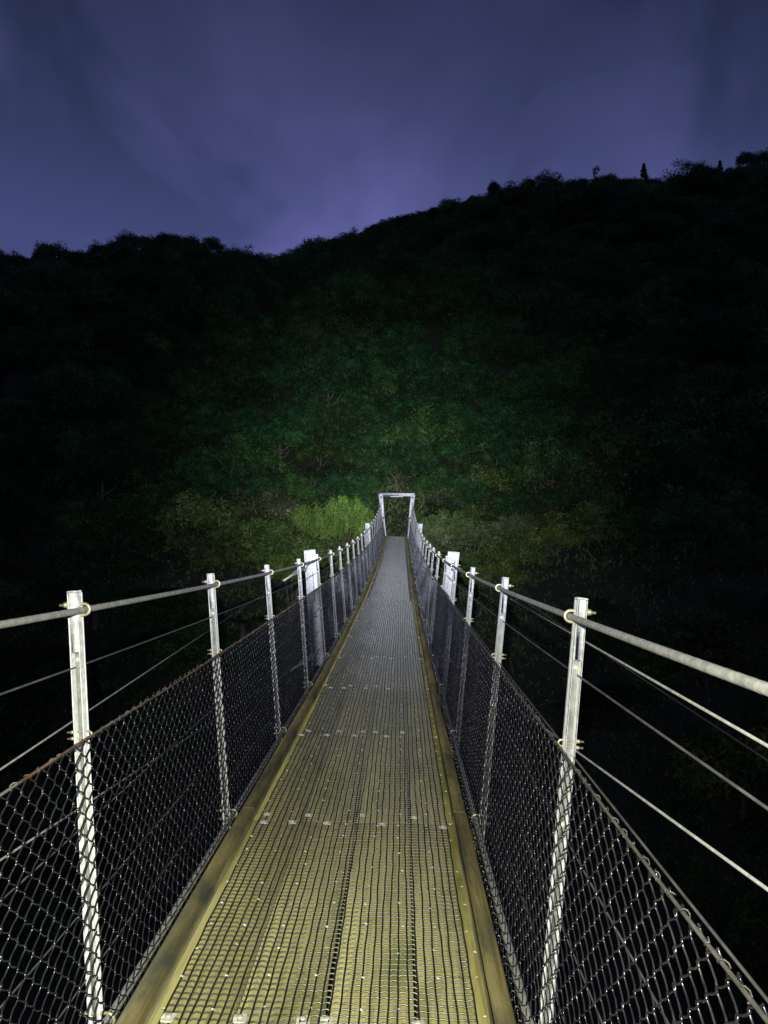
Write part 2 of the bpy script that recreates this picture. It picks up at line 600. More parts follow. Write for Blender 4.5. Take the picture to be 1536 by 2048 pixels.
# U-bolt round a cable of radius rc, legs pointing +x, with nuts
def u_bolt(rc, rr, leg, mat, name):
    mb = MB()
    R = rc + rr + .001
    arc = [(-math.sin(t) * R * 1.05, 0, math.cos(t) * R) for t in np.linspace(0, math.pi, 11)]
    path = [(leg, 0, R)] + arc + [(leg, 0, -R)]
    mb.tube(path, rr, 8)
    for s in (-1, 1):
        mb.tube([(leg * .70, 0, s * R), (leg * .82, 0, s * R)], rr * 1.9, 6)
        mb.tube([(leg * .66, 0, s * R), (leg * .70, 0, s * R)], rr * 2.3, 10)
    return mb.mesh(name, mat, False)


U_TOP = u_bolt(.0096, .0043, .066, M_ZINC, 'u_bolt')
U_LOW = u_bolt(.0130, .0042, .072, M_ZINC, 'u_bolt')
U_MID = u_bolt(.0045, .0028, .058, M_ZINC, 'mesh_clamp')
_m = MB()
_m.tube([(0, 0, 0), (0, -.004, 0)], .0090, 12)
_m.tube([(0, -.004, 0), (0, -.0065, 0), (0, -.0085, 0)], [.0075, .006, .003], 12)
BOLT = _m.mesh('bolt_head', M_BRIGHT, False)


def post_mesh(h, seed):
    """open channel facing the walker, web at the back, filled at the head by a plate; origin at the deck cable"""
    mb = MB()
    w, d, t = .029, .029, .004
    lo = -.085
    L = h - lo
    zc = (h + lo) / 2
    web = MB().box((0, d / 2 - t / 2 - .001, zc - .004), (w - 2 * t - .001, t, L - .008), bev=.0012).mesh('web', M_STEEL_SHADED)  # separate piece so the recess can take the shade-painted steel
    mb.box((0, d / 2 + .0022, zc), (w, .004, L), bev=.001)                     # back
    for s in (-1, 1):
        mb.box((s * (w / 2 - t / 2), -t / 2, zc), (t, d - t, L), bev=.0015)         # flanges
    hp = .165
    mb.box((0, -d / 2 + .007, h - hp / 2 + .004), (w - 2 * t - .001, .012, hp), bev=.002)   # head plate
    mb.box((0, 0, h + .003), (w + .001, d + .001, .006), bev=.002)        # cap
    return mb.mesh('post', M_GALV), web


BIG = (5, 14)
post_r = random.Random(3)
for i in range(0, 23):
    y = post_y(i)
    if i == 0:
        y = post_y(0)
    h = float(hgt(y))
    me, web = post_mesh(h, i)
    for sd in (-1, 1):
        lean = math.atan2(WT - WB, h)
        p = part('post', me, (sd * WB, y, deck(y)), (post_r.uniform(-.006, .006), sd * lean + post_r.uniform(-.006, .006), 0))
        fl = 0 if sd > 0 else math.pi
        zc = (h + CAB_V) / math.cos(lean)
        o = obj('u_bolt', U_TOP, p, (-sd * .025, post_r.uniform(-.002, .002), zc), (post_r.uniform(-.05, .05), 0, fl))
        o = obj('u_bolt', U_LOW, p, (-sd * .032, 0, .020), (post_r.uniform(-.08, .08), 0, fl))
        o = obj('mesh_clamp', U_MID, p, (-sd * .021, 0, MESH_H), (post_r.uniform(-.1, .1), 0, fl))
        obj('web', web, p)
        obj('bolt_head', BOLT, p, (0, .0095, h - .182), (0, 0, 0))
        obj('bolt_head', BOLT, p, (0, .0095, h * .48), (0, 0, 0))

# wide stay plates beside the fifth and fourteenth posts
for i in BIG:
    y = post_y(i) - .05
    h = float(hgt(y))
    for sd in (-1, 1):
        mb = MB()
        w = .105
        mb.box((0, 0, h / 2 - .02), (w, .010, h + .12), bev=.002)
        for s in (-1, 1):
            mb.box((s * (w / 2 + .004), -.006, h / 2 - .02), (.009, .03, h + .121), bev=.002)
        mb.box((0, -.006, h + .045), (w + .018, .032, .010), bev=.002)
        pl = part('stay_plate', mb.mesh('stay_plate', M_GALV), (sd * (WB + .070), y, deck(y)), (0, sd * math.atan2(WT - WB, h), 0))
        obj('bolt_head', BOLT, pl, (-.03, -.005, h * .86), scale=(1.6, 1.6, 1.6))
        obj('bolt_head', BOLT, pl, (.035, -.005, h * .62), scale=(1.6, 1.6, 1.6))
        obj('bolt_head', BOLT, pl, (.02, -.005, h * .16), scale=(1.6, 1.6, 1.6))
        for zz in (.08, .30, .46, .95):
            obj('bolt_head', BOLT, pl, (.045 if zz < .9 else -.045, -.005, h * zz), scale=(1.3, 1.3, 1.3))
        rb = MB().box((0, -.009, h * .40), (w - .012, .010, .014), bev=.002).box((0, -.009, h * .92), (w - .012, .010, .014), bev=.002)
        obj('rib', rb.mesh('rib', M_STEEL_SHADED), pl)
        b2 = MB()
        b2.box((.02, -.012, h * .74), (.016, .012, h * .36), bev=.002)
        obj('stiffener', b2.mesh('stiffener', M_GALV), pl)


# diagonal stay cables with turnbuckles, from the fifth post's stay plates back past the walker
def link_ring(mb, c, ax, L, W, r):
    """an oval chain link in the plane of the axis and a side vector"""
    ax = np.asarray(ax) / np.linalg.norm(ax)
    side = np.cross(ax, (1, 0, 0))
    side /= np.linalg.norm(side)
    t = np.linspace(0, 2 * math.pi, 17)
    mb.tube([np.asarray(c) + ax * L / 2 * math.cos(k) + side * W / 2 * math.sin(k) for k in t], r, 6, False)


for sd in (-1, 1):
    for (va, vb) in (((.925, .44), (.06, .70)) if sd < 0 else ((.915, .80), (.06, .97))):
        ya, yb = post_y(5) - .1, post_y(-2)
        pa = np.array([sd * (xside(ya, va * hgt(ya)) + .055), ya, deck(ya) + va * hgt(ya)])
        pb = np.array([sd * (xside(yb, .6) + .05), yb, deck(yb) + vb * hgt(yb)])
        u = (pb - pa) / np.linalg.norm(pb - pa)
        c = part('stay_cable', MB().tube([pa + u * 1.8, pb], .0026, 8).mesh('stay_cable', M_CABLE, True))
        mb = MB()
        if sd > 0:
            for k in range(3):
                link_ring(mb, pa + u * (.28 + k * .10), u, .135, .055, .008)
            mb.tube([pa + u * .0, pa + u * .24], .009, 8)
            s0 = .58
        else:
            link_ring(mb, pa + u * .52, u, .12, .075, .009)
            mb.tube([pa, pa + u * .47], .009, 8)
            s0 = .58
        mb.tube([pa + u * s0, pa + u * (s0 + .05), pa + u * (s0 + .62), pa + u * (s0 + .70), pa + u * 1.82], [.011, .021, .021, .011, .006], 10)
        obj('turnbuckle', mb.mesh('turnbuckle', M_BRIGHT, False), c)

# long guy wire on the right, from the fourteenth post out to the near bank
_t = np.linspace(0, 1, 30)
pa, pb = np.array([.80, 20.2, .62]), np.array([2.2, -6.0, -1.5])
pts = pa[None] + (pb - pa)[None] * _t[:, None]
pts[:, 2] -= .25 * np.sin(_t * math.pi) * .3
part('guy_wire', MB().tube(pts, .005, 6).mesh('guy_wire', M_THIN, True))

# ------------------------------------------------------------------ deck: bearers, planks, kerbs
mb = MB()
mb.box((0, 0, 0), (1.12, .10, .09), bev=.006)
BEARER = mb.mesh('cross_bearer', M_BEARER)
LANES = [-.3625, -.1150, .1325, .3775]
WIDTHS = [.240, .240, .240, .236]
PL = [MB().box((0, 0, 0), (w, SP - .008, .038), bev=.004).mesh('deck_plank', M_PLANK) for w in WIDTHS]
KERB = MB().box((0, 0, 0), (.062, SP * 2 - .012, .050), bev=.005).mesh('kerb_rail', M_KERB)
WASH = MB()
WASH.box((0, 0, .0015), (.030, .026, .003), bev=.001)
WASH.box((0, -.014, .003), (.024, .008, .004), bev=.001)
WASH.tube([(0, .002, .003), (0, .002, .006), (0, .002, .008)], [.008, .007, .003], 10)
WASHER = WASH.mesh('washer_plate', M_BRIGHT)
dr = random.Random(11)
for i in range(-2, 23):
    y = post_y(i)
    sl = math.atan(A1 + 2 * A2 * y)
    part('cross_bearer', BEARER, (0, y, deck(y) - .0855 - .004), (sl, 0, 0))
    ye = y + SP if i < 22 else YP + .25
    ym = (y + ye) / 2
    slm = math.atan2(deck(ye) - deck(y), ye - y)
    for lane in range(4):
        part('deck_plank', PL[lane], (LANES[lane] + dr.uniform(-.0015, .0015), ym, (deck(y) + deck(ye)) / 2 - .019 + dr.uniform(-.002, .0005)),
             (slm, dr.uniform(-.004, .004), 0))
    if i >= 1:
        for row, dy in ((0, -.052), (1, .052)):
            xs = [-.405, -.255, -.10, .105, .43] if row == 0 else [-.42, -.20, -.065, .035, .255]
            for x in xs:
                if i > 1 and dr.random() < .08:
                    continue
                xx = x + dr.uniform(-.03, .03)
                o = part('washer_plate', WASHER, (xx, y + dy + dr.uniform(-.012, .012), deck(y) + A1 * dy + .0055), (sl, 0, dr.uniform(-.15, .15)))
                o.scale = (1.25, 1.25, 1.0)
    if i % 2 == 0:
        yk = y + SP
        slk = math.atan(A1 + 2 * A2 * yk)
        for sd in (-1, 1):
            part('kerb_rail', KERB, (sd * .486 + dr.uniform(-.003, .003), yk, deck(yk) + .0275 + .004), (slk, dr.uniform(-.01, .01), dr.uniform(-.0015, .0015)))

# galvanised netting stapled over the planks
CELL = .0268
xs = np.arange(-.432, .4521, CELL)
mb = MB()
ylong = np.concatenate([np.arange(-1.0, 8, .0268), np.arange(8, YP + .2, .1)])


def wob(x, y):
    return .0018 * np.sin(y * 7.3 + x * 11) + .0012 * np.sin(y * 17 + x * 23)


for k, x in enumerate(xs):
    ph = dr.uniform(0, 6)
    X = x + .0022 * np.sin(ylong * 2.1 + ph) + .0012 * np.sin(ylong * 9 + ph * 2) + .0009 * np.sin(ylong * 31 + ph)
    mb.tube(np.stack([X, ylong, deck(ylong) + .0066 + wob(X, ylong) * .5], -1), .0030, 5)
o = part('netting_strand_shaded', mb.mesh('netting_strand_shaded', M_STRAND_SHADED))  # long strands of the same netting, in the shade-painted colour
o['kind'] = 'stuff'
mb = MB()
yc = np.arange(-.6, YP + .15, CELL)
for k, y in enumerate(yc):
    if y < 13:
        X = np.linspace(xs[0], xs[-1], (len(xs) - 1) * (3 if y < 6 else 2) + 1)
        ph = dr.uniform(0, 6)
        yy = y + .0030 * np.sin(X * 9 + .6 * math.sin(y * 3)) + .0011 * np.sin(X * 31 + ph) - .0011 * np.cos((X - xs[0]) / CELL * 2 * math.pi)
        zz = deck(yy) + .0056 + wob(X, yy) * .5 - .0020 * np.cos((X - xs[0]) / CELL * 2 * math.pi)
        mb.tube(np.stack([X, yy, zz], -1), .0025, 5)
    else:
        X = np.linspace(xs[0], xs[-1], 17)
        yy = y + .0030 * np.sin(X * 9 + .6 * math.sin(y * 3))
        mb.tube(np.stack([X, yy, deck(yy) + .0056], -1), .0025, 5)
nm = mb.mesh('deck_netting', M_NET)
o = part('deck_netting', nm)
o['kind'] = 'stuff'

# staples
mb = MB()
rows = np.arange(.9, YP, SP / 10)
for y in rows:
    for x in (-.425, -.300, -.170, -.030, .100, .215, .330, .440):
        if dr.random() < .1:
            continue
        xx, yy = x + dr.uniform(-.012, .012), y + dr.uniform(-.02, .02)
        Rm = np.array(Matrix.Rotation(dr.uniform(-.5, .5), 3, 'Z'))
        mb.box((xx, yy, deck(yy) + .0075), (.0105, .0055, .0055), Rm, bev=.0015)
o = part('netting_staple', mb.mesh('netting_staple', M_BRIGHT))
o['kind'] = 'stuff'

# ------------------------------------------------------------------ chain-link sides
CW, CH = .058, .0555      # diamond width along the bridge and height
NH = int(MESH_H / (CH / 2)) + 2


def chain(sd):
    allV, allQ, n0 = [], [], 0
    s_all = np.arange(Y0 + .3, YP - .1, CW / 2)
    crng = np.random.default_rng(20 + sd)
    for near in (True, False):
        sk = s_all[s_all < 8] if near else s_all[s_all >= 8]
        k0 = 0 if near else int((s_all < 8).sum())
        tt = np.array([0, .10, .30, .5, .70, .90]) if near else np.array([0.])
        nt_, ns = len(tt), (4 if near else 3)
        # samples up each wire
        J = np.arange(NH)
        par = np.concatenate([(J[:, None] + tt[None, :]).ravel(), [NH]])
        jf = np.floor(par).astype(int)
        fr = par - jf
        K = np.arange(len(sk)) + k0
        odd = (jf[None, :] + K[:, None]) % 2
        e = fr * fr * (3 - 2 * fr)
        sgn = np.where(odd == 0, 1, -1)
        along = np.where(odd == 0, e[None, :], 1 - e[None, :]) * (CW / 2 + .003)
        jit = crng.normal(0, .0016, (len(sk), 1)) + crng.normal(0, .0007, (len(sk), len(par)))
        yv = sk[:, None] + along + jit
        v = par[None, :] * CH / 2 - .035 + .006 * np.sin(sk[:, None] * 3.1) + 0 * yv + crng.normal(0, .0006, yv.shape)
        outp = sgn * np.sin(fr * math.pi)[None, :] * .0022 + .0028 * np.sin(fr * 2 * math.pi)[None, :] * 0
        belly = .014 * np.sin(np.clip(v / MESH_H, 0, 1) * math.pi) * np.sin((yv - D0) / SP * math.pi) ** 2 * (1 + .6 * np.sin(yv * 1.3 + sd))
        xv = sd * (WB + (WT - WB) * v / hgt(yv) - .030 + belly + outp)
        # the foot of the net tucks in under the kerb
        xv -= sd * .018 * np.clip(1 - v / .10, 0, 1)
        yv = yv + .008 * np.sin(v * 9 + sk[:, None] * 2)
        P = np.stack([xv, yv, deck(yv) + v], -1)
        m = P.shape[1]
        T = np.gradient(P, axis=1)
        T /= np.linalg.norm(T, axis=2, keepdims=True)
        Aa = np.cross(T, np.array([1.0, 0, 0]))
        Aa /= np.linalg.norm(Aa, axis=2, keepdims=True)
        Bb = np.cross(T, Aa)
        ang = np.arange(ns) / ns * 2 * math.pi + .4
        rw = np.interp(sk, [2.5, 8], [.0021, .0013])[:, None, None, None] if near else .00078
        V = P[:, :, None, :] + rw * (np.cos(ang)[None, None, :, None] * Aa[:, :, None, :] + np.sin(ang)[None, None, :, None] * Bb[:, :, None, :])
        w = np.arange(len(sk))[:, None, None] * m * ns
        i = np.arange(m - 1)[None, :, None] * ns
        j = np.arange(ns)[None, None, :]
        j2 = (j + 1) % ns
        Q = np.stack([w + i + j, w + i + j2, w + i + ns + j2, w + i + ns + j], -1).reshape(-1, 4) + n0
        allV.append(V.reshape(-1, 3))
        allQ.append(Q)
        n0 += V.size // 3
    me = mesh_np('chain_link_netting', np.vstack(allV), quads=np.vstack(allQ), mat=M_WIRE, smooth=True)
    o = part('chain_link_netting', me)
    o['kind'] = 'stuff'
    # twisted wire tails along the top wire and the foot
    mb = MB()
    for y in np.arange(Y0 + .3, 9.0, CW):
        for v0, mt in ((MESH_H, 0),):
            yy = y + crng.normal(0, .006)
            x0 = sd * (xside(yy, v0) - .034)
            z0 = deck(yy) + v0
            L = crng.uniform(.014, .026)
            t = np.linspace(0, 1.6 * math.pi, 7)
            mb.tube(np.stack([x0 + .0055 * np.cos(t + yy * 40) * sd, yy + np.linspace(0, L, 7), z0 - .002 + .0055 * np.sin(t + yy * 40)], -1), .0013, 4)
    o = part('netting_tie', mb.mesh('netting_tie', M_RUST if sd < 0 else M_RUSTY_GREY))
    o['kind'] = 'stuff'
    mb = MB()
    for y in np.arange(.4, 14.0, CW):
        yy = y + crng.normal(0, .008)
        x0 = sd * .533
        z0 = deck(yy) + .052
        a_ = crng.uniform(-.6, .6)
        t = np.linspace(0, 1, 5)
        mb.tube(np.stack([sd * (.560 - .042 * t - .010 * np.sin(t * 3.14)), yy + .016 * t * math.sin(a_), deck(yy) + .015 + .055 * np.sin(t * 2.3)], -1), .0016, 4)
    o = part('netting_tie', mb.mesh('netting_tie', M_WIRE))
    o['kind'] = 'stuff'


for sd in (-1, 1):
    chain(sd)

# ------------------------------------------------------------------ far portal
zp = float(deck(YP))
PBW, PTW, PHT = .500, .742, 1.955
portal = bpy.data.objects.new('portal_frame', None)
COL.objects.link(portal)
portal.parent = bridge
portal.location = (0, YP + .12, zp)
portal['label'] = 'white painted steel portal at the far end of the bridge'
for sd in (-1, 1):
    lean = math.atan2(PTW - PBW, PHT)
    mb = MB()
    L = PHT / math.cos(lean)
    n = 6
    mb.box((0, 0, L / 2 - .35), (.075, .09, L + .7), bev=.004)
    mb.box((0, -.048, L / 2 - .35), (.095, .008, L + .69), bev=.002)
    leg = obj('portal_leg', mb.mesh('portal_leg', M_WHITE), portal, (sd * PBW, 0, 0), (0, sd * lean, 0))
    mb = MB()
    # tapered gusset plate up the outer side
    g = np.array([(-.10, 0, L + .02), (.10, 0, L + .02), (.075, 0, L * .45), (-.055, 0, L * .45)])
    g[:, 0] *= sd
    V = np.vstack([g + (0, -.056, 0), g + (0, -.066, 0)])
    mb.add(V, [(0, 1, 2, 3), (4, 7, 6, 5), (0, 4, 5, 1), (1, 5, 6, 2), (2, 6, 7, 3), (3, 7, 4, 0)])
    o = obj('gusset_plate', mb.mesh('gusset_plate', M_WHITE), portal, (sd * PBW, 0, 0), (0, sd * lean, 0))
    for zz in (PHT - .13, PHT * .455):
        xx = PBW + (PTW - PBW) * zz / PHT - .0
        obj('cable_pin', MB().tube([(0, 0, 0), (0, -.06, 0)], .040, 12).mesh('cable_pin', M_BLACK), portal, (sd * (xx - .004), -.055, zz))
mb = MB()
mb.box((0, 0, PHT - .005), (PTW * 2 + .05, .09, .12), bev=.004)
mb.box((0, -.05, PHT + .052), (PTW * 2 + .12, .012, .034), bev=.002)
mb.box((0, -.05, PHT - .062), (PTW * 2 - .2, .012, .016), bev=.002)
obj('cross_beam', mb.mesh('cross_beam', M_WHITE), portal)
obj('beam_bracket', MB().box((.055, -.062, PHT), (.06, .02, .11), bev=.003).mesh('beam_bracket', M_BRIGHT), portal)
obj('beam_rod', MB().tube([(-.30, -.02, PHT - .09), (.30, -.02, PHT - .09)], .016, 8).mesh('beam_rod', M_WHITE), portal)
# landing beyond the portal
LB_ = MB().box((0, 0, 0), (1.1, .9, .12), bev=.01).mesh('landing_sill', M_BEARER)
part('landing_sill', LB_, (0, YP + .75, zp - .09))


# ------------------------------------------------------------------ vegetation
def leaf_cloud(P, Nrm, L, W, tint, rng, droop=0.3):
    """diamond leaves, folded along the midrib; returns V, tris and tint per vertex"""
    n = len(P)
    Nrm = Nrm / (np.linalg.norm(Nrm, axis=1, keepdims=True) + 1e-9)
    rnd = rng.normal(size=(n, 3))
    T = rnd - (rnd * Nrm).sum(1, keepdims=True) * Nrm
    T[:, 2] -= droop
    T /= np.linalg.norm(T, axis=1, keepdims=True) + 1e-9
    B = np.cross(Nrm, T)
    B /= np.linalg.norm(B, axis=1, keepdims=True) + 1e-9
    L = L[:, None]
    W = W[:, None]
    v0 = P
    v1 = P + T * L * .5 + B * W * .5 - Nrm * W * .12
    v2 = P + T * L
    v3 = P + T * L * .5 - B * W * .5 - Nrm * W * .12
    V = np.stack([v0, v1, v2, v3], 1).reshape(-1, 3)
    k = np.arange(n)[:, None] * 4
    Tr = np.concatenate([k + [0, 1, 2], k + [0, 2, 3]])
    return V, Tr, np.repeat(tint, 4)


def crown_mesh(name, rng, R, zc, clumps, per, leaf, mat, style='round', aspect=.5):
    Ps, Ns, Ts = [], [], []
    R = np.array(R)
    for c in range(clumps):
        d = rng.normal(size=3)
        d /= np.linalg.norm(d)
        if style == 'round':
            if d[2] < -.35:
                d[2] *= -.5
            ctr = d * R * rng.uniform(.45, .88)
            cr = R.mean() * rng.uniform(.22, .40)
            sq = np.array([1, 1, .72])
        elif style == 'layered':
            ctr = np.array([d[0], d[1], rng.uniform(-.75, .85)]) * R
            ctr[:2] *= rng.uniform(.4, .95) * math.sqrt(max(.1, 1 - (ctr[2] / R[2]) ** 2 * .7))
            cr = R[:2].mean() * rng.uniform(.25, .42)
            sq = np.array([1, 1, .30])
        elif style == 'conifer':
            u = rng.uniform(0, 1) ** .8
            rad = (1 - u) ** .9 * R[0] * rng.uniform(.35, .9)
            an = rng.uniform(0, 6.28)
            ctr = np.array([math.cos(an) * rad, math.sin(an) * rad, (u * 2 - 1) * R[2]])
            cr = R[0] * (.16 + .25 * (1 - u))
            sq = np.array([1, 1, .6])
        else:      # upright shoots
            an = rng.uniform(0, 6.28)
            rad = R[0] * math.sqrt(rng.uniform(0, 1))
            hgt_ = math.sqrt(max(.05, 1 - (rad / R[0]) ** 2))
            ctr = np.array([math.cos(an) * rad, math.sin(an) * rad * R[1] / R[0], R[2] * hgt_ * rng.uniform(-.7, .8)])
            cr = R.mean() * rng.uniform(.16, .26)
            sq = np.array([.7, .7, 1.2])
        q = rng.normal(size=(per, 3))
        q /= np.linalg.norm(q, axis=1, keepdims=True)
        rad = rng.uniform(.45, 1.05, (per, 1))
        P = ctr + q * rad * cr * sq + rng.normal(0, .02, (per, 3))
        Ps.append(P)
        Ns.append(q * 1.0 + rng.normal(0, .20, (per, 3)) + np.array([0, 0, .25]))
        Ts.append(np.clip(rng.uniform(.0, .80) + rng.normal(0, .06, per), 0, 1))
    P = np.vstack(Ps)
    P[:, 2] += zc
    Nn = np.vstack(Ns)
    L = rng.uniform(.7, 1.3, len(P)) * leaf
    V, Tr, tint = leaf_cloud(P, Nn, L, L * aspect, np.concatenate(Ts), rng, .3 if style != 'shoots' else -1.6)
    me = mesh_np(name, V, tris=Tr, mat=mat)
    at = me.attributes.new('tint', 'FLOAT', 'POINT')
    at.data.foreach_set('value', tint.astype(np.float32))
    return me


def trunk_mesh(name, rng, h, r, limbs, spread):
    mb = MB()
    t = np.linspace(0, 1, 7)
    bend = rng.normal(0, .12 * h * .3, 2)
    pth = np.stack([bend[0] * t ** 2, bend[1] * t ** 2, -.6 + t * (h + .6)], -1)
    mb.tube(pth, r * (1.25 - .85 * t), 7)
    for k in range(limbs):
        u = rng.uniform(.35, .85)
        an = rng.uniform(0, 6.28)
        b = np.array([bend[0] * u ** 2, bend[1] * u ** 2, -.6 + u * (h + .6)])
        e = b + np.array([math.cos(an) * spread, math.sin(an) * spread, h * rng.uniform(.25, .5)]) * rng.uniform(.6, 1)
        md = (b + e) / 2 + np.array([0, 0, -.08 * h])
        mb.tube([b, md, e], [r * .5, r * .34, r * .12], 5)
    return mb.mesh(name, M_BARK, True)


vr = np.random.default_rng(42)
# kinds: (crown, trunk)
KINDS = []
for k in range(5):
    R = (vr.uniform(1.9, 2.6), vr.uniform(1.9, 2.6), vr.uniform(1.4, 2.0))
    sty = 'layered' if k in (1, 3) else 'round'
    KINDS.append((crown_mesh('crown', vr, R, 1.7, 56, 90, .17, (M_FOREST, M_FOREST, M_FERN, M_FOREST, M_FOREST)[k], sty),
                  trunk_mesh('trunk', vr, 1.7, .11, 5, .9)))


def tree(name, crown, trunk, loc, s, rz, label, cat, group, tilt=(0, 0)):
    e = bpy.data.objects.new(name, None)
    COL.objects.link(e)
    e.location = loc
    e.rotation_euler = (tilt[0], tilt[1], rz)
    e.scale = (s[0], s[1], s[2]) if isinstance(s, tuple) else (s, s, s)
    tag(e, label, cat, group)
    if trunk:
        obj('trunk', trunk, e)
    obj('crown', crown, e)
    return e


# scatter over the hillside by dart throwing, spacing grows with distance
pts = []
cand = 110000
cx_ = vr.uniform(-1, 1, cand)
cy_ = 16 + (178 - 16) * np.sqrt(vr.uniform(0, 1, cand))
cx_ = cx_ * (cy_ * .66 + 12)
grid = {}
for x, y in zip(cx_, cy_):
    sp_ = 1.50 + .0085 * (y - 35)
    if (abs(x) < 1.5 and y < 40) or (y < 35.5 and abs(x) < 5.5 + .12 * (35 - y) + 4 * (y > 26.5)):
        continue
    c = (int(x // 3), int(y // 3))
    ok = True
    for dx in (-1, 0, 1):
        for dy in (-1, 0, 1):
            for (px, py) in grid.get((c[0] + dx, c[1] + dy), ()):
                if (px - x) ** 2 + (py - y) ** 2 < sp_ * sp_:
                    ok = False
                    break
            if not ok:
                break
        if not ok:
            break
    if ok:
        grid.setdefault(c, []).append((x, y))
        pts.append((x, y))
pts = np.array(pts)
# those nearest the walker and in the torch light come first: they are separate trees
key = pts[:, 1] + 1.1 * np.abs(pts[:, 0])
order = np.argsort(key)
pts = pts[order]
pz = ground(pts[:, 0], pts[:, 1])
kinds = vr.integers(0, 5, len(pts))
scl = np.clip(.88 * np.exp(vr.normal(0, .30, len(pts))), .5, 1.9) * (0.78 + .0042 * np.maximum(pts[:, 1] - 35, 0)) * np.where(pts[:, 1] < 34, .9, 1)
crest = (pts[:, 1] > 150) | ((pts[:, 0] < -12) & (pts[:, 1] > 76) & (pts[:, 1] < 100))
scl = np.where(crest, np.minimum(scl, .85), scl)
rzs = vr.uniform(0, 6.28, len(pts))
NEAR = 290
LOOK = ['dark green rounded tree', 'dark green tree with layered branches', 'lighter green rounded tree', 'dark green tree with layered branches', 'dark green rounded tree']
for k in range(NEAR):
    zone = 'left of the bridge' if pts[k, 0] < -4 else ('right of the bridge' if pts[k, 0] > 4 else 'straight above the portal')
    lk = LOOK[kinds[k]]
    tree('forest_tree', KINDS[kinds[k]][0], KINDS[kinds[k]][1], (pts[k, 0], pts[k, 1], pz[k] - .3), (scl[k], scl[k], scl[k] * vr.uniform(.8, 1.25)), rzs[k],
         '%s in the torchlit forest %s' % (lk, zone), 'tree', lk.replace('tree', 'trees') + ' ' + zone)

# the rest of the wood reads as one mass
proto_col = bpy.data.collections.new('canopy_sources')
for k in range(5):
    po = bpy.data.objects.new('canopy_source_%d' % k, KINDS[k][0])
    proto_col.objects.link(po)
far = slice(NEAR, len(pts))
fm = bpy.data.meshes.new('forest_canopy')
fm.vertices.add(len(pts) - NEAR)
fm.vertices.foreach_set('co', np.stack([pts[far, 0], pts[far, 1], pz[far] - .6], -1).astype(np.float32).ravel())
for nme, typ, arr in (('scl', 'FLOAT', scl[far]), ('rz', 'FLOAT', rzs[far]), ('kd', 'INT', kinds[far])):
    at = fm.attributes.new(nme, typ, 'POINT')
    at.data.foreach_set('value', arr.astype(np.float32 if typ == 'FLOAT' else np.int32))
canopy = obj('forest_canopy', fm)
tag(canopy, 'dark unlit forest canopy covering the far slopes up to the ridge', 'forest', None, 'stuff')
ng = bpy.data.node_groups.new('canopy', 'GeometryNodeTree')
ng.interface.new_socket('Geometry', in_out='INPUT', socket_type='NodeSocketGeometry')
ng.interface.new_socket('Geometry', in_out='OUTPUT', socket_type='NodeSocketGeometry')
gi = ng.nodes.new('NodeGroupInput')
go = ng.nodes.new('NodeGroupOutput')
ci = ng.nodes.new('GeometryNodeCollectionInfo')
ci.inputs['Collection'].default_value = proto_col
ci.inputs['Separate Children'].default_value = True
ci.inputs['Reset Children'].default_value = True
iop = ng.nodes.new('GeometryNodeInstanceOnPoints')
iop.inputs['Pick Instance'].default_value = True


def named(nm, t):
    n = ng.nodes.new('GeometryNodeInputNamedAttribute')
    n.data_type = t
    n.inputs['Name'].default_value = nm
    return n.outputs['Attribute']


cxyz = ng.nodes.new('ShaderNodeCombineXYZ')
ng.links.new(named('rz', 'FLOAT'), cxyz.inputs[2])
ng.links.new(gi.outputs[0], iop.inputs['Points'])
ng.links.new(ci.outputs[0], iop.inputs['Instance'])
ng.links.new(named('kd', 'INT'), iop.inputs['Instance Index'])
ng.links.new(cxyz.outputs[0], iop.inputs['Rotation'])
ng.links.new(named('scl', 'FLOAT'), iop.inputs['Scale'])
ng.links.new(iop.outputs[0], go.inputs[0])
canopy.modifiers.new('canopy', 'NODES').node_group = ng

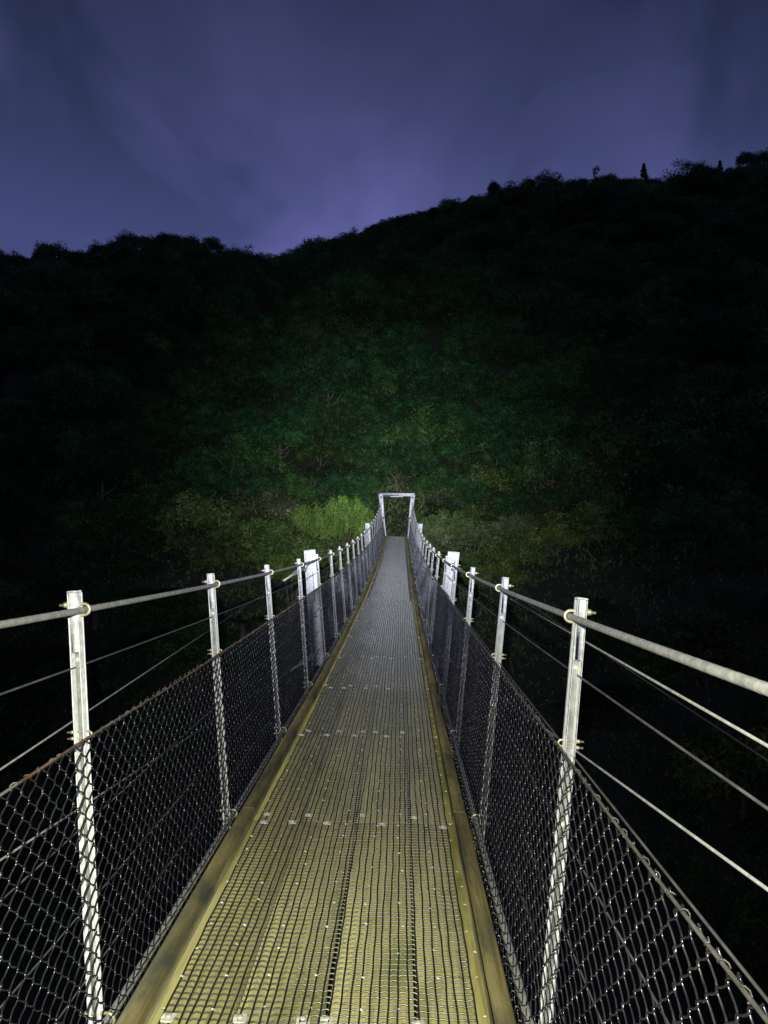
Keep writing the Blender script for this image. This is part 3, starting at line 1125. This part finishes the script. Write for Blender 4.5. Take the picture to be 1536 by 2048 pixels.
# trees standing up from the skyline
CONIFER = (crown_mesh('crown', vr, (1.7, 1.7, 3.0), 3.2, 70, 44, .28, M_FOREST, 'conifer'), trunk_mesh('trunk', vr, 5.0, .16, 3, .6))
DOME = (crown_mesh('crown', vr, (3.2, 3.2, 2.2), 2.0, 90, 60, .26, M_FOREST, 'round'), trunk_mesh('trunk', vr, 2.8, .2, 6, 1.6))
SPARSE = (crown_mesh('crown', vr, (1.1, 1.1, 1.5), 4.0, 9, 16, .36, M_FOREST, 'round'), trunk_mesh('trunk', vr, 4.4, .16, 7, 1.1))
TALL = (crown_mesh('crown', vr, (1.8, 1.8, 2.3), 2.6, 60, 50, .26, M_FOREST, 'round'), trunk_mesh('trunk', vr, 3.6, .17, 4, .9))
RIDGE_TREES = [
    # x, y, kind, scale, label
    (58.6, 170, CONIFER, .95, 'pointed conifer standing clear of the skyline on the right ridge'),
    (46.9, 170, SPARSE, 1.0, 'thin sparse tree sticking up from the right ridge'),
    (38.4, 170, SPARSE, .8, 'small spindly tree on the skyline between two bushy crowns'),
    (22.0, 170, TALL, .9, 'dark upright tree at the bend of the ridge where it begins to level'),
    (30.2, 170, TALL, .95, 'first bushy crown where the ridge levels out'),
    (32.6, 170, DOME, .7, 'dense rounded tree on the levelled ridge beside the bend'),
    (36.0, 170, DOME, .8, 'wide bushy crown on the ridge left of the spindly tree'),
    (42.5, 170, DOME, .65, 'low rounded tree on the ridge left of the thin sparse tree'),
    (50.0, 170, DOME, .8, 'broad bushy crown on the ridge just left of the pointed conifer'),
    (53.5, 170, DOME, .6, 'low crown touching the left side of the pointed conifer'),
    (65.5, 170, DOME, .7, 'rounded tree right of the pointed conifer on the skyline'),
    (72.0, 170, TALL, 1.1, 'tall bushy tree between the pointed conifer and the right edge'),
    (74.5, 170, DOME, .75, 'broad dark crown beside the tall bushy tree on the right ridge'),
    (77.0, 170, CONIFER, .75, 'small cone-shaped tree near the right end of the ridge'),
    (83.6, 170, TALL, 1.3, 'tallest dark tree at the right end of the skyline'),
    (87.5, 170, TALL, 1.15, 'dark crown cut by the right edge of the skyline'),
    (-45.8, 90, DOME, 1.05, 'large domed tree on the left end of the skyline'),
    (-52.2, 90, DOME, .62, 'dark crown cut by the left edge of the skyline'),
    (-41.2, 90, DOME, .6, 'low rounded tree right of the large domed tree'),
    (-37.2, 90, DOME, .7, 'rounded tree at the left foot of the left hilltop'),
    (-33.6, 90, TALL, .62, 'small upright tree rising to the left hilltop'),
    (-31.0, 90, DOME, .75, 'broad bushy tree on the left side of the hilltop'),
    (-27.8, 90, DOME, .8, 'broad bushy tree on the top of the left hill'),
    (-24.3, 90, TALL, .6, 'small bushy tree right of the left hilltop'),
    (-21.6, 90, DOME, .65, 'dark rounded tree on the falling side of the left hill'),
    (-19.2, 90, DOME, .55, 'last rounded tree before the notch in the skyline'),
]
for (x, y, kd, s, lab) in RIDGE_TREES:
    z = float(ground(x, y)) - (1.3 if x > 64 else .7)
    tree('skyline_tree', kd[0], kd[1], (x, y, z), s * (1.12 if y > 100 else .86), float(vr.uniform(0, 6.28)), lab, 'tree', 'trees along the skyline')

# shrubs on the far bank, caught by the torch
B_LIME = crown_mesh('crown', vr, (1.55, 1.3, .95), 1.0, 170, 40, .12, M_LIME, 'shoots', .34)
B_LIME2 = crown_mesh('crown', vr, (1.0, 1.0, .9), .9, 100, 40, .11, M_LIME, 'shoots', .34)
B_YELLOW = crown_mesh('crown', vr, (1.0, 1.0, .9), .9, 100, 40, .11, M_OLIVE, 'shoots', .4)
B_PALE = crown_mesh('crown', vr, (1.2, 1.0, .8), .85, 60, 40, .11, M_PALE, 'round', .5)
B_PALE2 = crown_mesh('crown', vr, (1.5, 1.2, 1.0), 1.0, 70, 42, .12, M_PALE, 'round', .5)
B_RUST = crown_mesh('crown', vr, (1.3, 1.1, .8), .85, 60, 40, .14, M_RUSTY, 'round', .4)
B_ROUND = crown_mesh('crown', vr, (1.9, 1.7, 1.3), 1.4, 70, 46, .17, M_OLIVE, 'round', .5)
B_OLIVE = crown_mesh('crown', vr, (1.4, 1.3, 1.0), 1.1, 60, 44, .16, M_OLIVE, 'layered', .45)
SHRUBS = [
    # x, y, base z, kind, scale, label
    (-2.85, 31.0, .10, B_LIME, (1.2, 1, 1.12), 'bright lime green bush glowing beside the left of the portal'),
    (-2.15, 31.3, .80, B_LIME2, (.8, .8, .98), 'pointed lime green shoots rising above the brightest bush'),
    (-3.3, 28.6, -1.5, B_ROUND, (.9, .9, .85), 'green bush under the brightest bush, behind the left posts'),
    (-6.2, 32.6, .0, B_PALE2, (1.5, 1.3, 1.6), 'pale speckled shrub on the left bank, away from the bridge'),
    (-3.9, 27.0, -1.4, B_LIME2, (1.1, 1, .75), 'yellow green bush just above the wide left stay plate'),
    (-5.2, 29.5, -1.4, B_OLIVE, (1.15, 1.1, 1.0), 'spreading olive shrub left of the yellow green bush'),
    (-5.0, 35.0, .0, B_ROUND, (1.1, 1.1, 1.1), 'round dark tree behind the pale speckled shrub'),
    (-8.8, 31.0, -1.0, B_ROUND, (1.2, 1.2, 1.1), 'broad dim bush at the left end of the lit bank'),
    (-1.75, 29.5, -1.3, B_OLIVE, (.7, .7, .8), 'low olive shrub hard against the left handrail near the portal'),
    (2.5, 32.4, .15, B_YELLOW, (1.4, 1.2, 1.05), 'yellow green leafy shrub just right of the portal'),
    (1.75, 31.4, -.2, B_PALE, (.62, .62, .95), 'thin pale shrub between the portal and the yellow green shrub'),
    (3.5, 31.2, -.75, B_PALE, (1.0, 1.0, .95), 'pale dry-looking shrub beyond the right handrail'),
    (4.0, 28.4, -1.8, B_RUST, (1.0, 1.0, .95), 'russet-tipped shrub low on the right bank'),
    (2.7, 28.2, -1.6, B_OLIVE, (.8, .8, .8), 'dark olive shrub close behind the right posts'),
    (4.6, 38.0, .4, B_ROUND, (1.05, 1.05, 1.05), 'rounded green tree above and right of the portal'),
    (6.6, 33.0, -.7, B_RUST, (1.25, 1.2, 1.1), 'brownish bush in the middle of the right bank'),
    (10.6, 37.0, .1, B_ROUND, (1.65, 1.5, 1.35), 'large rounded tree at the right end of the lit bank'),
    (5.3, 29.0, -2.0, B_ROUND, (.6, .6, .6), 'small green shrub right of the russet-tipped shrub'),
    (8.2, 31.0, -1.7, B_OLIVE, (1.2, 1.2, 1.0), 'dim olive shrub below the large rounded tree'),
    (-5.9, 31.6, -.6, B_LIME2, (1.15, 1.1, .9), 'soft green bush between the brightest bush and the pale speckled shrub'),
    (-4.3, 30.0, -1.0, B_PALE, (.9, .9, .9), 'small pale shrub under the left edge of the brightest bush'),
    (-7.4, 29.4, -1.5, B_OLIVE, (1.2, 1.1, 1.0), 'low olive shrub under the pale speckled shrub'),
    (-10.8, 33.5, -.8, B_OLIVE, (1.5, 1.4, 1.2), 'dim olive bush furthest left on the bank'),
    (3.4, 33.6, .2, B_OLIVE, (1.0, 1.0, 1.0), 'olive shrub rising behind the yellow green leafy shrub'),
    (5.2, 32.0, -.5, B_PALE2, (.9, .9, .85), 'pale speckled bush right of the dry-looking shrub'),
    (4.7, 30.2, -1.2, B_OLIVE, (.9, .9, .8), 'olive shrub under the pale speckled bush on the right'),
    (6.6, 30.3, -1.5, B_RUST, (1.0, 1.0, .9), 'reddish shrub beside the small green shrub on the right'),
    (8.8, 33.6, -.4, B_OLIVE, (1.3, 1.2, 1.1), 'spreading olive bush left of the large rounded tree'),
    (2.0, 29.6, -1.0, B_RUST, (.7, .7, .75), 'orange-tinged shrub touching the right handrail cable'),
    (10.4, 22.0, None, B_RUST, (1.7, 1.7, 1.7), 'dim orange-brown bush in the dark below the right handrail'),
    (10.7, 25.0, None, B_OLIVE, (1.5, 1.5, 1.3), 'dark shrub deep in the gully on the right'),
]
for (x, y, z, me, s, lab) in SHRUBS:
    e = bpy.data.objects.new('shrub', None)
    COL.objects.link(e)
    gz = float(ground(x, y))
    z = gz - .1 if z is None else max(z, gz - .15)
    e.location = (x, y, z)
    e.scale = s
    e.rotation_euler = (0, 0, float(vr.uniform(-.4, .4)))
    tag(e, lab, 'shrub', 'shrubs on the far bank')
    obj('crown', me, e)
    L_ = (z - gz) / s[2] + .4
    mb = MB()
    for q in range(3):
        a_ = q * 2.1 + float(vr.uniform(0, 1))
        mb.tube([(.05 * math.cos(a_), .05 * math.sin(a_), -L_), (.12 * math.cos(a_ + .4), .12 * math.sin(a_ + .4), -L_ * .4),
                 (.25 * math.cos(a_), .25 * math.sin(a_), .4), (.55 * math.cos(a_), .5 * math.sin(a_), 1.0)], [.06, .05, .035, .012], 6)
    obj('stem', mb.mesh('stem', M_BARK, True), e)


# tree ferns in the gully on the left
def fern_mesh(rng, n=16, L=1.5):
    V, T, tint = [], [], []
    nv = 0
    for f in range(n):
        an = f / n * 6.283 + rng.normal(0, .15)
        l = L * rng.uniform(.8, 1.15)
        t = np.linspace(0.06, 1, 20)
        r = l * t
        z = .75 * l * (t - t ** 2 * 1.15) * rng.uniform(.8, 1.2)
        c = np.array([math.cos(an), math.sin(an), 0])
        s = np.array([-math.sin(an), math.cos(an), 0])
        for k in range(len(t)):
            p = c * r[k] + np.array([0, 0, z[k]])
            w = .26 * l * math.sin(math.pi * min(1, t[k] * .9 + .1)) + .02
            for sg in (-1, 1):
                tip = p + s * sg * w + c * w * .35 + np.array([0, 0, -.18 * w + rng.normal(0, .01)])
                d = c * .035 * l
                V += [p - d * .5, p + d * .6, tip]
                T.append((nv, nv + 1, nv + 2))
                tint += [np.clip(.4 + .3 * t[k] + rng.normal(0, .08), 0, 1)] * 3
                nv += 3
    me = mesh_np('fronds', np.array(V), tris=np.array(T), mat=M_FERN)
    at = me.attributes.new('tint', 'FLOAT', 'POINT')
    at.data.foreach_set('value', np.array(tint, dtype=np.float32))
    return me


FERNS = [fern_mesh(vr), fern_mesh(vr, 13, 1.2), fern_mesh(vr, 18, 1.3)]
FTRUNK = MB().tube([(0, 0, -1), (0.03, 0, -.5), (0, 0, .02)], [.13, .10, .09], 8).mesh('trunk', M_BARK, True)
FERN_SPOTS = [(-9.0, 27.0, .6, 0, 'largest tree fern below the left handrail, beyond the second post'),
              (-8.0, 25.6, .4, 1, 'lowest tree fern in the dark below the left handrail'),
              (-11.2, 26.5, .7, 2, 'dim tree fern furthest left in the gully'),
              (-5.6, 26.2, .5, 1, 'tree fern close under the yellow green bush')]
for (x, y, z, k, lab) in FERN_SPOTS:
    e = bpy.data.objects.new('tree_fern', None)
    COL.objects.link(e)
    gz = float(ground(x, y))
    z = gz + z
    e.location = (x, y, z)
    e.scale = (1.25, 1.25, 1.25)
    tag(e, lab, 'fern', 'tree ferns in the gully')
    obj('fronds', FERNS[k], e)
    gz = float(ground(x, y))
    obj('trunk', FTRUNK, e, scale=(1, 1, max(1.0, z - gz + .5)))

# undergrowth on the far bank: blades and low leaves nobody could count
n = 6500
ux = vr.normal(0, 8.0, n)
uy = vr.uniform(20, 42, n)
keep = ~((np.abs(ux) < .75) & (uy < 34))
ux, uy = ux[keep], uy[keep]
uz = ground(ux, uy)
Ps, Ns, Ts = [], [], []
blades = 9
for k in range(blades):
    Ps.append(np.stack([ux + vr.normal(0, .18, len(ux)), uy + vr.normal(0, .18, len(ux)), uz + vr.uniform(-.05, .25, len(ux))], -1))
    Ns.append(np.stack([vr.normal(0, 1, len(ux)), -np.abs(vr.normal(0, 1, len(ux))), vr.normal(.2, .3, len(ux))], -1))
    Ts.append(np.clip(vr.normal(.5, .25, len(ux)), 0, 1))
P = np.vstack(Ps)
V, Tr, tint = leaf_cloud(P, np.vstack(Ns), vr.uniform(.08, .26, len(P)), vr.uniform(.03, .07, len(P)), np.concatenate(Ts), vr, -1.3)
me = mesh_np('undergrowth', V, tris=Tr, mat=M_OLIVE)
at = me.attributes.new('tint', 'FLOAT', 'POINT')
at.data.foreach_set('value', tint.astype(np.float32))
tag(obj('undergrowth', me), 'low brown green undergrowth covering the far bank round the portal', 'undergrowth', None, 'stuff')
